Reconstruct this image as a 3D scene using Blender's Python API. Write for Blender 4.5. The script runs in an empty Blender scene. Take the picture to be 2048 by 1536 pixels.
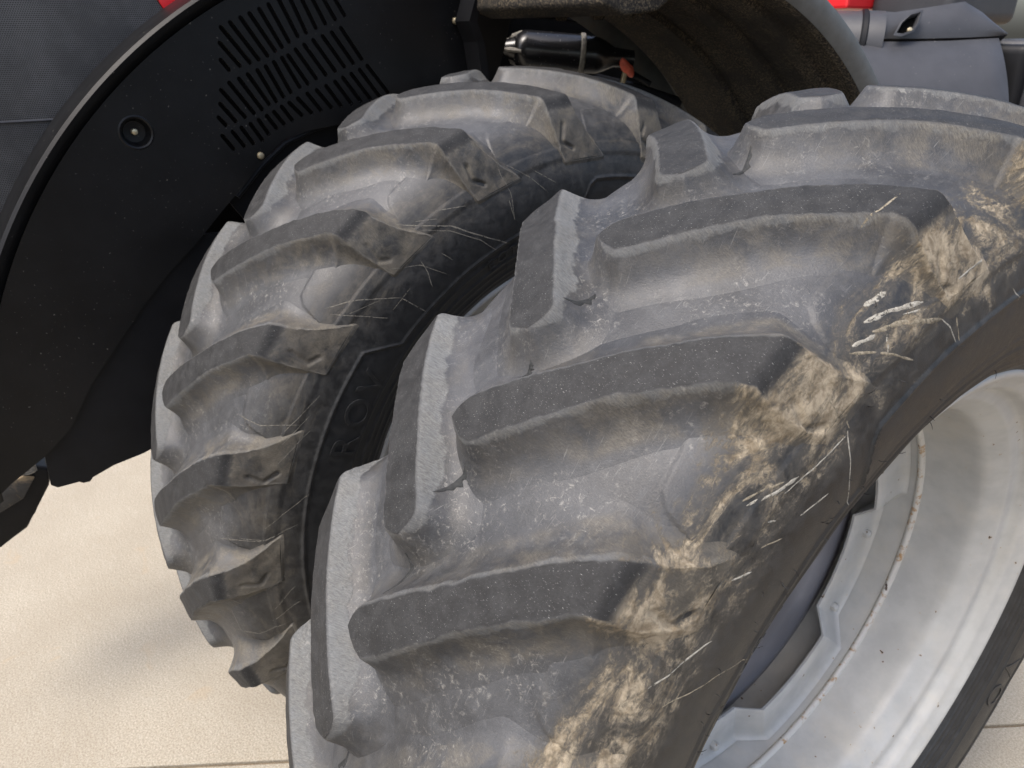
import bpy, bmesh, math, random
import numpy as np
from mathutils import Vector, Matrix
from mathutils.bvhtree import BVHTree

# ------------------------------------------------------------------ camera, sky, sun, exposure
scene = bpy.context.scene
cam_data = bpy.data.cameras.new("camera"); cam = bpy.data.objects.new("camera", cam_data)
scene.collection.objects.link(cam); scene.camera = cam
cam_data.sensor_width = 36.0; cam_data.lens = 25.41; cam_data.clip_start = 0.05; cam_data.clip_end = 500
_f = Vector((-0.72886812, 0.52791082, -0.43596036)); _r = _f.cross(Vector((0, 0, 1))).normalized(); _u = _r.cross(_f)
_m = Matrix((_r, _u, -_f)).transposed().to_4x4(); _m.translation = Vector((0.61714, -1.12846, 2.06989)); cam.matrix_world = _m
cam_data.dof.use_dof = True; cam_data.dof.focus_distance = 1.0; cam_data.dof.aperture_fstop = 9.0

world = bpy.data.worlds.new("World"); scene.world = world; world.use_nodes = True
wn = world.node_tree; wn.nodes.clear()
w_out = wn.nodes.new("ShaderNodeOutputWorld"); w_bg = wn.nodes.new("ShaderNodeBackground"); w_sky = wn.nodes.new("ShaderNodeTexSky")
SUN_EL, SUN_AZ = math.radians(60), math.radians(-88)     # azimuth measured from +X towards +Y
w_sky.sky_type = 'NISHITA'; w_sky.sun_disc = False; w_sky.sun_elevation = SUN_EL; w_sky.sun_rotation = math.pi / 2 - SUN_AZ
w_sky.air_density = 1.0; w_sky.dust_density = 5.0; w_sky.ozone_density = 1.0
w_bg.inputs[1].default_value = 0.15
wn.links.new(w_sky.outputs[0], w_bg.inputs[0]); wn.links.new(w_bg.outputs[0], w_out.inputs[0])
sun_data = bpy.data.lights.new("sun", 'SUN'); sun = bpy.data.objects.new("sun", sun_data); scene.collection.objects.link(sun)
sun_data.energy = 1.3; sun_data.angle = math.radians(24); sun_data.color = (1.0, 0.975, 0.94)
_s = Vector((math.cos(SUN_EL) * math.cos(SUN_AZ), math.cos(SUN_EL) * math.sin(SUN_AZ), math.sin(SUN_EL)))
sun.rotation_euler = _s.to_track_quat('Z', 'Y').to_euler()
vs = scene.view_settings; vs.view_transform = 'Standard'; vs.look = 'None'; vs.exposure = 1.2; vs.gamma = 1.0; vs.use_curve_mapping = False
scene.render.resolution_x = 1024; scene.render.resolution_y = 768
scene.render.engine = 'CYCLES'

rng = random.Random(7); nrng = np.random.default_rng(11)
col = scene.collection
HUB = 1.0            # hub height over the ground
PITCH = 2 * math.pi / 22
PH_OUT, PH_IN = 0.7115, 0.3741
DUAL = 0.9081

# ------------------------------------------------------------------ helpers
def tag(o, label=None, cat=None, group=None, kind=None):
    if label: o["label"] = label
    if cat: o["category"] = cat
    if group: o["group"] = group
    if kind: o["kind"] = kind
    return o
def empty(name, loc=(0, 0, 0)):
    o = bpy.data.objects.new(name, None); col.objects.link(o); o.location = loc; o.empty_display_size = .1; return o
def link(name, me, mat=None, parent=None, smooth=True, auto=None):
    if mat and len(me.materials) == 0: me.materials.append(mat)
    if smooth:
        me.polygons.foreach_set("use_smooth", [True] * len(me.polygons))
        if auto: me.set_sharp_from_angle(angle=math.radians(auto))
    o = bpy.data.objects.new(name, me); col.objects.link(o)
    if parent: o.parent = parent
    return o
def mesh_np(name, V, F):
    """V (n,3) array, F (m,4) or (m,3) index array."""
    V = np.asarray(V, np.float32); F = np.asarray(F, np.int32); k = F.shape[1]
    me = bpy.data.meshes.new(name); me.vertices.add(len(V)); me.vertices.foreach_set("co", V.ravel())
    me.loops.add(F.size); me.loops.foreach_set("vertex_index", F.ravel())
    me.polygons.add(len(F)); me.polygons.foreach_set("loop_start", np.arange(0, F.size, k, dtype=np.int32))
    me.polygons.foreach_set("loop_total", np.full(len(F), k, np.int32)); me.update(calc_edges=True); me.validate(); return me
def mesh_py(name, V, F):
    me = bpy.data.meshes.new(name); me.from_pydata([tuple(map(float, v)) for v in V], [], [list(map(int, f)) for f in F]); me.update(); return me
def attr(me, name, vals):
    a = me.attributes.new(name, 'FLOAT', 'POINT'); a.data.foreach_set("value", np.asarray(vals, np.float32))
def attr2(me, name, uv):
    a = me.attributes.new(name, 'FLOAT_VECTOR', 'POINT'); v = np.zeros((len(uv), 3), np.float32); v[:, :2] = uv; a.data.foreach_set("vector", v.ravel())
def grid_faces(nu, nv, wrap_u=False, flip=False):
    iu = np.arange(nu if wrap_u else nu - 1); iv = np.arange(nv - 1)
    A, B = np.meshgrid(iu, iv, indexing='ij'); A2 = (A + 1) % nu
    F = np.stack([A * nv + B, A2 * nv + B, A2 * nv + B + 1, A * nv + B + 1], -1).reshape(-1, 4)
    return F[:, ::-1] if flip else F
def bm_mesh(name, bm, bevel=0.0, seg=2):
    if bevel > 0:
        bmesh.ops.bevel(bm, geom=[e for e in bm.edges], offset=bevel, segments=seg, affect='EDGES', profile=0.6, clamp_overlap=True)
    bmesh.ops.recalc_face_normals(bm, faces=bm.faces)
    me = bpy.data.meshes.new(name); bm.to_mesh(me); bm.free(); return me
def box_bm(lo, hi):
    bm = bmesh.new(); bmesh.ops.create_cube(bm, size=1)
    for v in bm.verts:
        for i in range(3): v.co[i] = (lo[i] + hi[i]) / 2 + v.co[i] * (hi[i] - lo[i])
    return bm
def prism_x(poly, x0, x1):
    """poly of (y,z), extruded between x0 and x1."""
    bm = bmesh.new(); a = [bm.verts.new((x0, y, z)) for y, z in poly]; b = [bm.verts.new((x1, y, z)) for y, z in poly]
    bm.faces.new(a); bm.faces.new(b[::-1]); n = len(poly)
    for i in range(n): bm.faces.new((a[i], b[i], b[(i + 1) % n], a[(i + 1) % n]))
    return bm
def cyl_mesh(name, p0, p1, rads, seg=28, caps=True):
    """lathe along p0->p1, rads list of (t,r)."""
    p0 = Vector(p0); p1 = Vector(p1); ax = (p1 - p0); L = ax.length; ax = ax.normalized()
    u = ax.orthogonal().normalized(); w = ax.cross(u); V = []; F = []
    for t, r in rads:
        for k in range(seg):
            a = 2 * math.pi * k / seg; V.append(p0 + ax * L * t + (u * math.cos(a) + w * math.sin(a)) * r)
    for i in range(len(rads) - 1):
        for k in range(seg):
            F.append([i * seg + k, i * seg + (k + 1) % seg, (i + 1) * seg + (k + 1) % seg, (i + 1) * seg + k])
    if caps: F.append(list(range(seg))[::-1]); F.append([(len(rads) - 1) * seg + k for k in range(seg)])
    return mesh_py(name, V, F)
def tube(name, pts, r, seg=8):
    V = []; F = []; pts = [Vector(p) for p in pts]; n = len(pts)
    for i, p in enumerate(pts):
        d = (pts[min(i + 1, n - 1)] - pts[max(i - 1, 0)]).normalized(); u = d.orthogonal().normalized(); w = d.cross(u)
        rr = r[i] if isinstance(r, (list, tuple)) else r
        for k in range(seg):
            a = 2 * math.pi * k / seg; V.append(p + (u * math.cos(a) + w * math.sin(a)) * rr)
    for i in range(n - 1):
        for k in range(seg): F.append([i * seg + k, i * seg + (k + 1) % seg, (i + 1) * seg + (k + 1) % seg, (i + 1) * seg + k])
    F.append(list(range(seg))[::-1]); F.append([(n - 1) * seg + k for k in range(seg)])
    return V, F

# ------------------------------------------------------------------ node helper
class NT:
    def __init__(s, name):
        s.m = bpy.data.materials.new(name); s.m.use_nodes = True; s.t = s.m.node_tree; s.t.nodes.clear()
        s.out = s.t.nodes.new("ShaderNodeOutputMaterial"); s.b = s.t.nodes.new("ShaderNodeBsdfPrincipled"); s.L(s.b.outputs[0], s.out.inputs[0])
    def N(s, t, **k):
        n = s.t.nodes.new("ShaderNode" + t)
        for a, v in k.items(): setattr(n, a, v)
        return n
    def L(s, a, b): s.t.links.new(a, b)
    def put(s, sock, v):
        if hasattr(v, "links") or isinstance(v, bpy.types.NodeSocket): s.L(v, sock)
        else: sock.default_value = v
    def math(s, op, a, b=0.0, c=0.0, clamp=False):
        n = s.N("Math", operation=op, use_clamp=clamp); s.put(n.inputs[0], a); s.put(n.inputs[1], b); s.put(n.inputs[2], c); return n.outputs[0]
    def mul(s, a, b): return s.math('MULTIPLY', a, b)
    def add(s, a, b): return s.math('ADD', a, b)
    def step(s, x, lo, hi, a=0.0, b=1.0):
        n = s.N("MapRange", interpolation_type='SMOOTHSTEP'); s.put(n.inputs[0], x); s.put(n.inputs[1], lo); s.put(n.inputs[2], hi); s.put(n.inputs[3], a); s.put(n.inputs[4], b); return n.outputs[0]
    def mix(s, f, a, b):
        n = s.N("Mix", data_type='RGBA'); s.put(n.inputs[0], f)
        s.put(n.inputs[6], a if not isinstance(a, tuple) else (*a, 1)); s.put(n.inputs[7], b if not isinstance(b, tuple) else (*b, 1)); return n.outputs[2]
    def noise(s, vec, scale, detail=6, rough=.55, dist=0.0):
        n = s.N("TexNoise"); 
        if vec is not None: s.L(vec, n.inputs["Vector"])
        n.inputs["Scale"].default_value = scale; n.inputs["Detail"].default_value = detail; n.inputs["Roughness"].default_value = rough; n.inputs["Distortion"].default_value = dist; return n.outputs[0]
    def vor(s, vec, scale, feature='F1'):
        n = s.N("TexVoronoi", feature=feature); s.L(vec, n.inputs["Vector"]); n.inputs["Scale"].default_value = scale; return n.outputs[0]
    def mapv(s, vec, scale=(1, 1, 1), rot=(0, 0, 0), loc=(0, 0, 0)):
        n = s.N("Mapping"); s.L(vec, n.inputs[0]); n.inputs[1].default_value = loc; n.inputs[2].default_value = rot; n.inputs[3].default_value = scale; return n.outputs[0]
    def pos(s): return s.N("NewGeometry").outputs["Position"]
    def attr(s, name): return s.N("Attribute", attribute_name=name)
    def bump(s, h, strength=.3, dist=.002, prev=None):
        n = s.N("Bump"); n.inputs["Strength"].default_value = strength; n.inputs["Distance"].default_value = dist; s.L(h, n.inputs["Height"])
        if prev: s.L(prev, n.inputs["Normal"])
        return n.outputs[0]
    def set(s, color=None, rough=None, metal=None, normal=None, spec=None, coat=None):
        for nm, v in (("Base Color", color), ("Roughness", rough), ("Metallic", metal), ("Normal", normal), ("Specular IOR Level", spec), ("Coat Weight", coat)):
            if v is None: continue
            s.put(s.b.inputs[nm], (*v, 1) if isinstance(v, tuple) else v)
        return s.m

def rubber(name, mud, brown, film):
    """faded tyre rubber. mud: tan caked mud on the outer shoulder; brown: thin brown dust; film: thin earthy film on the shoulder."""
    t = NT(name); P = t.pos(); uv = t.attr("tuv").outputs["Vector"]
    top = t.attr("topm").outputs["Fac"]; hf = t.attr("hfrac").outputs["Fac"]; dust = t.attr("dust").outputs["Fac"]
    sep = t.N("SeparateXYZ"); t.L(uv, sep.inputs[0]); S = sep.outputs[1]
    ntop = t.math('SUBTRACT', 1.0, top)
    big = t.noise(P, 7, 5, .6); fine = t.noise(P, 420, 4, .7); med = t.noise(P, 42, 8, .65, .4)
    # faded rubber, patchy chalking
    base = t.mix(t.step(big, .35, .68), (.030, .031, .033), (.062, .064, .068))
    base = t.mix(t.mul(t.step(med, .45, .75), .5), base, (.088, .091, .095))
    grain = t.noise(P, 330, 6, .8); base = t.mix(t.step(grain, .35, .68, 0.0, .45), base, (.020, .020, .021)); base = t.mix(t.mul(t.step(grain, .58, .70), .42), base, (.23, .23, .22))
    scr = t.noise(t.mapv(uv, (28, 800, 1), (0, 0, .65)), 1, 3, .5, .4); base = t.mix(t.mul(t.step(scr, .665, .70), .35), base, (.21, .21, .20))
    chalk = t.mul(t.step(t.noise(P, 130, 9, .78, .7), .53, .66), t.step(t.noise(P, 10, 5, .6), .40, .62))
    base = t.mix(t.mul(chalk, .55), base, (.27, .26, .235))
    # darker compound of the sidewall, with thin brownish dust
    side = t.mix(t.step(med, .35, .7), (.011, .0115, .012), (.032, .032, .0315))
    base = t.mix(t.step(t.math('ABSOLUTE', S), .21, .29), base, side)
    low = t.mul(t.step(S, .375, .40), t.step(t.noise(P, 60, 8, .7), .25, .75, .35, 1.0))
    base = t.mix(t.mul(low, .75), base, (.021, .022, .0225))
    # lug walls: fine fibrous dust, palest just under the worn edge
    fib = t.noise(t.mapv(uv, (700, 180, 1), (0, 0, .8)), 1, 6, .75, .6)
    warp = t.add(hf, t.mul(t.math('SUBTRACT', t.noise(P, 26, 7, .65, .5), .5), .75))
    wall = t.mul(ntop, t.step(hf, .03, .12)); thr = t.math('SUBTRACT', 1.08, t.mul(dust, .72))
    band = t.mul(t.mul(t.step(warp, thr, t.add(thr, .10)), wall), t.add(.25, t.mul(dust, .7)))
    base = t.mix(t.mul(band, t.step(fib, .22, .78, .25, 1.0)), base, (.165, .17, .168))
    wb = t.mul(t.mul(wall, t.step(t.noise(P, 22, 8, .7, .4), .36, .66)), t.mul(brown, t.step(S, .02, .20, .35, 1.0)))
    base = t.mix(wb, base, t.mix(t.step(fib, .3, .7), (.050, .043, .032), (.165, .148, .115)))
    # worn lug tops: matt, fine pale nicks
    nick = t.mul(t.step(t.noise(t.mapv(uv, (1300, 330, 1), (0, 0, .5)), 1, 2, .5), .665, .73), .75)
    topc = t.mix(t.step(med, .3, .75), (.021, .0212, .0215), (.040, .0404, .041)); topc = t.mix(t.step(grain, .35, .62, .55, 0.0), topc, (.02, .02, .02)); topc = t.mix(nick, topc, (.30, .30, .29))
    base = t.mix(top, base, topc)
    # tan mud caked and smeared over the shoulder
    mu = t.mapv(uv, (7, 15, 1), (0, 0, .75)); m1 = t.noise(mu, 1.0, 12, .66, 1.6); m2 = t.noise(t.mapv(uv, (75, 150, 1), (0, 0, .8)), 1, 9, .75, 1.4)
    zone = t.mul(t.step(S, .19, .255), t.step(S, .395, .315))
    mm = t.add(t.add(t.mul(m1, 1.0), t.mul(m2, .40)), t.add(t.mul(zone, .20), t.mul(hf, .13)))
    gate = t.mul(t.step(zone, .03, .4), ntop)
    flm = t.mul(t.mul(t.step(mm, .72, 1.0), gate), film); base = t.mix(flm, base, t.mix(m2, (.034, .030, .024), (.115, .102, .080)))
    mud_m = t.mul(t.mul(t.step(mm, .872, 1.03), gate), mud)
    mudc = t.mix(t.step(t.noise(P, 60, 10, .72, .5), .32, .68), (.125, .098, .064), (.34, .29, .21))
    base = t.mix(mud_m, base, mudc)
    rough = t.add(.42, t.add(t.mul(top, .20), t.add(t.mul(mud_m, .45), t.add(t.mul(band, .35), t.add(t.mul(wb, .25), t.add(t.mul(flm, .25), t.mul(t.step(med, .3, .7), .12)))))))
    h = t.add(t.add(t.mul(fine, .55), t.mul(med, .5)), t.add(t.mul(mud_m, t.add(.7, t.mul(m2, 1.4))), t.mul(band, t.mul(fib, .7))))
    n = t.bump(h, .6, .0016)
    return t.set(base, rough, 0.0, n, t.math('SUBTRACT', .42, t.add(t.mul(top, .26), t.mul(band, .2))))

SLOTS= [(-0.604,2.016,-0.589,1.995),(-0.6,2.051,-0.563,2.003),(-0.592,2.083,-0.538,2.009),(-0.57,2.093,-0.517,2.016),(-0.545,2.103,-0.495,2.024),(-0.523,2.112,-0.475,2.034),(-0.499,2.121,-0.457,2.042),(-0.476,2.131,-0.438,2.053),(-0.45,2.141,-0.415,2.065),(-0.425,2.15,-0.393,2.073),(-0.401,2.159,-0.367,2.083),(-0.379,2.168,-0.342,2.093),(-0.357,2.176,-0.315,2.102),(-0.335,2.185,-0.289,2.111),(-0.63,1.893,-0.616,1.875),(-0.621,1.922,-0.592,1.882),(-0.614,1.952,-0.568,1.89),(-0.593,1.967,-0.546,1.898),(-0.569,1.975,-0.525,1.905),(-0.547,1.984,-0.506,1.916),(-0.523,1.992,-0.488,1.922),(-0.502,2.0,-0.469,1.932),(-0.481,2.009,-0.449,1.941),(-0.46,2.018,-0.425,1.952),(-0.444,2.023,-0.403,1.959),(-0.424,2.036,-0.38,1.97),(-0.401,2.046,-0.354,1.978),(-0.377,2.056,-0.328,1.986),(-0.352,2.065,-0.302,1.995),(-0.327,2.073,-0.277,2.003),(-0.302,2.083,-0.253,2.012),(-0.628,1.852,-0.607,1.82),(-0.603,1.859,-0.581,1.825),(-0.581,1.867,-0.558,1.829),(-0.558,1.874,-0.535,1.835),(-0.537,1.882,-0.517,1.847),(-0.516,1.89,-0.496,1.86),(-0.497,1.898,-0.476,1.869),(-0.476,1.909,-0.454,1.877),(-0.456,1.917,-0.428,1.887),(-0.433,1.926,-0.402,1.891),(-0.407,1.936,-0.377,1.896),(-0.382,1.943,-0.348,1.901),(-0.356,1.952,-0.321,1.903),(-0.331,1.961,-0.291,1.906),(-0.309,1.97,-0.265,1.911),(-0.285,1.978,-0.237,1.916),(-0.261,1.987,-0.21,1.92),(-0.239,1.996,-0.182,1.926)]
STREAK_OUT= [(7,[(0.873,1.063),(0.868,1.072),(0.863,1.081),(0.857,1.092),(0.847,1.106),(0.837,1.12),(0.828,1.13),(0.82,1.14),(0.811,1.151)]),(12,[(0.875,1.073),(0.873,1.084),(0.87,1.094),(0.868,1.102),(0.867,1.11)]),(12,[(0.871,1.109),(0.866,1.122),(0.862,1.136),(0.86,1.145),(0.856,1.157),(0.849,1.17),(0.843,1.184),(0.836,1.199),(0.83,1.214),(0.824,1.229)]),(5,[(0.824,1.229),(0.816,1.236),(0.808,1.244),(0.795,1.249),(0.782,1.254)]),(5,[(0.859,1.126),(0.852,1.119),(0.844,1.111)]),(14,[(0.891,1.123),(0.89,1.133),(0.888,1.143),(0.888,1.152),(0.887,1.162)]),(14,[(0.882,1.107),(0.879,1.12),(0.876,1.134),(0.874,1.148),(0.87,1.158),(0.867,1.168),(0.864,1.179),(0.861,1.19),(0.857,1.203)]),(5,[(0.862,1.163),(0.858,1.175),(0.854,1.188),(0.85,1.202)]),(5,[(0.811,1.263),(0.801,1.262),(0.791,1.263),(0.781,1.262)]),(6,[(0.863,0.995),(0.856,0.996),(0.847,0.998),(0.842,0.995),(0.837,0.992)]),(4,[(0.833,0.876),(0.83,0.885),(0.828,0.895),(0.825,0.905),(0.823,0.915),(0.82,0.925),(0.818,0.936),(0.817,0.945),(0.815,0.955),(0.814,0.965),(0.813,0.976),(0.812,0.986),(0.811,0.996)]),(5,[(0.71,0.954),(0.725,0.959),(0.74,0.963),(0.754,0.967),(0.765,0.973),(0.774,0.979),(0.782,0.984),(0.791,0.988),(0.799,0.992),(0.808,0.997),(0.814,1.002)]),(3,[(0.704,0.674),(0.688,0.683),(0.671,0.692),(0.6,-2.233),(0.6,-2.267),(0.6,-2.3),(0.6,-2.333)]),(5,[(0.848,0.587),(0.844,0.594),(0.84,0.601),(0.835,0.608),(0.831,0.616),(0.827,0.623),(0.823,0.631),(0.819,0.638),(0.815,0.646),(0.811,0.654),(0.807,0.662),(0.802,0.67)]),(5,[(0.819,0.567),(0.814,0.574),(0.808,0.58),(0.8,0.586),(0.792,0.592),(0.785,0.599),(0.777,0.605),(0.77,0.613),(0.764,0.621),(0.755,0.629),(0.744,0.637),(0.732,0.644),(0.721,0.652),(0.708,0.661)]),(7,[(0.823,0.75),(0.817,0.758),(0.812,0.765),(0.806,0.774)]),(7,[(0.827,0.836),(0.823,0.84),(0.818,0.845)]),(5,[(0.792,0.873),(0.789,0.883),(0.786,0.893),(0.782,0.904),(0.779,0.915),(0.776,0.926)]),(4,[(0.813,0.806),(0.808,0.815),(0.801,0.824),(0.795,0.834)]),(9,[(0.859,0.834),(0.854,0.845),(0.849,0.856),(0.843,0.867),(0.84,0.876),(0.837,0.886),(0.834,0.896),(0.831,0.906)]),(6,[(0.865,0.835),(0.862,0.843),(0.859,0.851),(0.855,0.86),(0.851,0.869),(0.846,0.878),(0.842,0.887)]),(5,[(0.824,1.008),(0.819,1.007),(0.814,1.006)]),(4,[(0.793,1.423),(0.782,1.436),(0.77,1.451)]),(4,[(0.921,1.177),(0.921,1.19),(0.92,1.203),(0.92,1.216),(0.92,1.229),(0.92,1.243)]),(6,[(0.853,1.272),(0.853,1.287),(0.853,1.303),(0.853,1.319),(0.853,1.336)])]
STREAK_IN= [(6,[(0.878,0.986),(0.868,1.001),(0.857,1.017),(0.848,1.03),(0.84,1.044),(0.831,1.058),(0.823,1.072),(0.815,1.087),(0.801,1.102),(0.785,1.118),(0.77,1.136),(0.758,1.152),(0.744,1.17),(0.731,1.19),(0.717,1.211),(0.703,1.234)]),(4,[(0.851,1.011),(0.842,1.024),(0.834,1.037),(0.825,1.05),(0.816,1.065),(0.808,1.079),(0.794,1.094),(0.781,1.108),(0.767,1.124),(0.753,1.142),(0.729,1.161),(0.705,1.184)]),(5,[(0.803,0.971),(0.789,0.969),(0.775,0.966),(0.761,0.958),(0.745,0.951)]),(5,[(0.879,0.742),(0.871,0.755),(0.864,0.768),(0.856,0.782),(0.847,0.795),(0.837,0.807),(0.826,0.818),(0.816,0.83),(0.805,0.842),(0.794,0.855),(0.782,0.869)]),(6,[(0.782,0.869),(0.767,0.874),(0.751,0.879),(0.734,0.885),(0.716,0.891)]),(4,[(0.868,0.738),(0.858,0.745),(0.847,0.753),(0.836,0.762),(0.825,0.77),(0.814,0.779),(0.801,0.788),(0.788,0.798),(0.776,0.808)]),(3,[(0.87,1.27),(0.856,1.269),(0.84,1.269),(0.823,1.274),(0.806,1.279),(0.787,1.274),(0.769,1.268),(0.749,1.265)]),(3,[(0.857,1.297),(0.843,1.314),(0.829,1.332),(0.816,1.351),(0.802,1.364),(0.788,1.379),(0.773,1.395)]),(3,[(0.832,1.36),(0.821,1.375),(0.811,1.39),(0.799,1.408),(0.788,1.426)]),(4,[(0.794,1.266),(0.772,1.264),(0.749,1.265)]),(4,[(0.856,1.072),(0.849,1.09),(0.842,1.109),(0.835,1.129),(0.828,1.149)]),(4,[(0.862,1.024),(0.855,1.038),(0.848,1.053),(0.841,1.069)]),(3,[(0.787,1.025),(0.772,1.034),(0.757,1.042)]),(3,[(0.856,0.439),(0.85,0.453),(0.845,0.468),(0.839,0.483),(0.834,0.498),(0.829,0.513),(0.824,0.528),(0.819,0.544),(0.815,0.559)]),(3,[(0.851,0.415),(0.845,0.429),(0.839,0.444),(0.833,0.459),(0.828,0.474),(0.822,0.489),(0.817,0.505)]),(3,[(0.85,0.364),(0.844,0.378),(0.837,0.393),(0.831,0.408),(0.825,0.423),(0.819,0.438),(0.813,0.453),(0.807,0.468)]),(3,[(0.892,0.165),(0.878,0.166),(0.865,0.166),(0.851,0.164),(0.838,0.174),(0.825,0.183),(0.813,0.193),(0.799,0.201),(0.786,0.209)]),(3,[(0.851,0.199),(0.842,0.211),(0.832,0.223),(0.823,0.236),(0.813,0.248),(0.803,0.26),(0.793,0.272),(0.784,0.285),(0.774,0.297)]),(3,[(0.92,0.146),(0.909,0.153),(0.898,0.159),(0.885,0.161),(0.873,0.162),(0.86,0.162),(0.847,0.169),(0.835,0.177),(0.823,0.184)]),(4,[(0.845,-0.043),(0.834,-0.029),(0.822,-0.014),(0.811,0.002),(0.799,0.015)]),(3,[(0.857,0.018),(0.843,0.03),(0.83,0.042),(0.816,0.055)]),(3,[(0.856,-0.082),(0.841,-0.071),(0.826,-0.06),(0.81,-0.048),(0.795,-0.04)]),(4,[(0.918,0.447),(0.909,0.447),(0.9,0.447),(0.89,0.446),(0.879,0.452),(0.867,0.459),(0.855,0.465),(0.842,0.471),(0.828,0.476)]),(3,[(0.925,-0.131),(0.912,-0.12),(0.899,-0.118),(0.886,-0.122),(0.871,-0.113),(0.855,-0.104),(0.84,-0.101),(0.824,-0.097)]),(3,[(0.839,0.894),(0.831,0.907),(0.822,0.92),(0.814,0.934),(0.806,0.949),(0.797,0.964),(0.782,0.975),(0.767,0.986),(0.751,0.999),(0.733,1.014)]),(2,[(0.846,0.754),(0.839,0.769),(0.832,0.784),(0.825,0.799),(0.818,0.815),(0.811,0.831)]),(2,[(0.778,0.832),(0.778,0.85),(0.778,0.869),(0.779,0.887),(0.78,0.905)])]
HAIRS= [(0.884,1.136),(0.879,1.118),(0.779,1.25),(0.805,1.115),(0.827,1.056),(0.813,1.049),(0.634,1.555),(0.6,2.257),(0.6,2.334),(0.702,1.234),(0.6,2.52),(0.67,1.232),(0.631,1.28),(0.653,1.139),(0.719,1.046),(0.763,0.966),(0.712,0.997),(0.65,1.028),(0.747,0.936),(0.729,0.904),(0.732,0.912),(0.745,0.896),(0.713,0.885),(0.826,0.8),(0.734,0.816),(0.746,0.788),(0.736,0.785),(0.71,0.783),(0.77,0.761),(0.748,0.718),(0.736,0.705),(0.708,0.677),(0.735,0.593),(0.708,0.566),(0.733,0.558),(0.764,0.636),(0.736,0.545),(0.702,0.478),(0.706,0.513)]
FLAKES=[[(-0.0159,0.9198),(-0.0101,0.9213),(-0.0037,0.93),(-0.0031,0.9444),(-0.0056,0.9571)],[(-0.0162,0.6334),(-0.0096,0.64),(-0.0064,0.6526),(-0.0057,0.6684),(-0.0072,0.6866)],[(-0.0103,0.8154),(-0.0082,0.8251),(-0.0096,0.8375)],[(-0.0149,0.4926),(-0.0107,0.5003),(-0.0078,0.513),(-0.0099,0.5311),(-0.0184,0.5524)],[(0.0023,1.2072),(0.0036,1.2218),(0.0009,1.2454),(-0.0055,1.2727)],[(-0.0653,0.2834),(-0.0447,0.3079),(-0.0279,0.3396),(-0.0233,0.37)],[(-0.0273,0.2217),(-0.0178,0.2379),(-0.022,0.2495)]]
# ------------------------------------------------------------------ tyre cross-section
_ctrl = np.array([(0, .952), (.08, .947), (.15, .935), (.2, .918), (.235, .895), (.262, .86), (.28, .81), (.287, .76), (.283, .71), (.272, .67), (.2605, .64), (.252, .62), (.239, .603), (.222, .594)])
def catmull(P, n):
    P = np.asarray(P, float); P = np.vstack([2 * P[0] - P[1] if P[0, 0] != 0 else P[1] * [-1, 1], P, 2 * P[-1] - P[-2]]); out = []
    for i in range(1, len(P) - 2):
        t = np.linspace(0, 1, n, endpoint=False)[:, None]; a, b, c, d = P[i - 1:i + 3]
        out.append(.5 * (2 * b + (c - a) * t + (2 * a - 5 * b + 4 * c - d) * t ** 2 + (3 * b - a - 3 * c + d) * t ** 3))
    out.append(P[-2][None]); return np.vstack(out)
_pc = catmull(_ctrl, 60); _ps = np.r_[0, np.cumsum(np.hypot(*np.diff(_pc, axis=0).T))]; S_END = _ps[-1]
def prof(s):
    """signed arc coordinate -> (x, r), outward normal (nx, nr)."""
    s = np.asarray(s, float); a = np.abs(s); sg = np.where(s < 0, -1., 1.)
    x = np.interp(a, _ps, _pc[:, 0]); r = np.interp(a, _ps, _pc[:, 1])
    e = 1.5e-3; x1 = np.interp(np.clip(a + e, 0, S_END), _ps, _pc[:, 0]); x0 = np.interp(np.clip(a - e, 0, S_END), _ps, _pc[:, 0])
    r1 = np.interp(np.clip(a + e, 0, S_END), _ps, _pc[:, 1]); r0 = np.interp(np.clip(a - e, 0, S_END), _ps, _pc[:, 1])
    tx, tr = x1 - x0, r1 - r0; L = np.hypot(tx, tr) + 1e-12
    return sg * x, r, -tr / L * sg, tx / L
def s_of_r(r):                                                   # sidewall radius -> s
    m = _ps > .12; return np.interp(-np.asarray(r, float), -_pc[m, 1], _ps[m])
# outer skin of the lugs (crown, shoulder face, sidewall bar)
_tx = np.linspace(0, .238, 60); _top = np.vstack([np.c_[_tx, 1 - .8 * _tx ** 2], [(.2425, .9505), (.2455, .945), (.254, .924), (.262, .898), (.2695, .873), (.2755, .848), (.2815, .825), (.2845, .812), (.2875, .80)]])
_sg = np.linspace(0, .36, 361)
def _hit(s):
    x, r, nx, nr = [float(v) for v in prof(s)]; best = None
    for (x0, r0), (x1, r1) in zip(_top[:-1], _top[1:]):
        # solve (x,r)+h n = p0 + k (p1-p0)
        a, b, c, d = nx, -(x1 - x0), nr, -(r1 - r0); det = a * d - b * c
        if abs(det) < 1e-12: continue
        ex, er = x0 - x, r0 - r; h = (ex * d - b * er) / det; k = (a * er - c * ex) / det
        if -1e-6 <= k <= 1 + 1e-6 and 0 < h < .09 and (best is None or h < best): best = h
    return best
_hh = [_hit(s) for s in _sg]; _good = [i for i, v in enumerate(_hh) if v]; _hh = np.interp(np.arange(len(_sg)), _good, [_hh[i] for i in _good])
def htop(s): return np.interp(np.abs(s), _sg, _hh)
_X, _R, _NX, _NR = prof(_sg); _TX, _TR = _X + _hh * _NX, _R + _hh * _NR
def s_from_top(x=None, r=None):
    if x is not None:
        j = np.argmin(np.abs(_TX[:260] - abs(x)) + np.where(_TR[:260] < .93, 9, 0)); return math.copysign(_sg[j], x)
    m = _sg > .235; return float(np.interp(-r, -_TR[m], _sg[m]))
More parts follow.
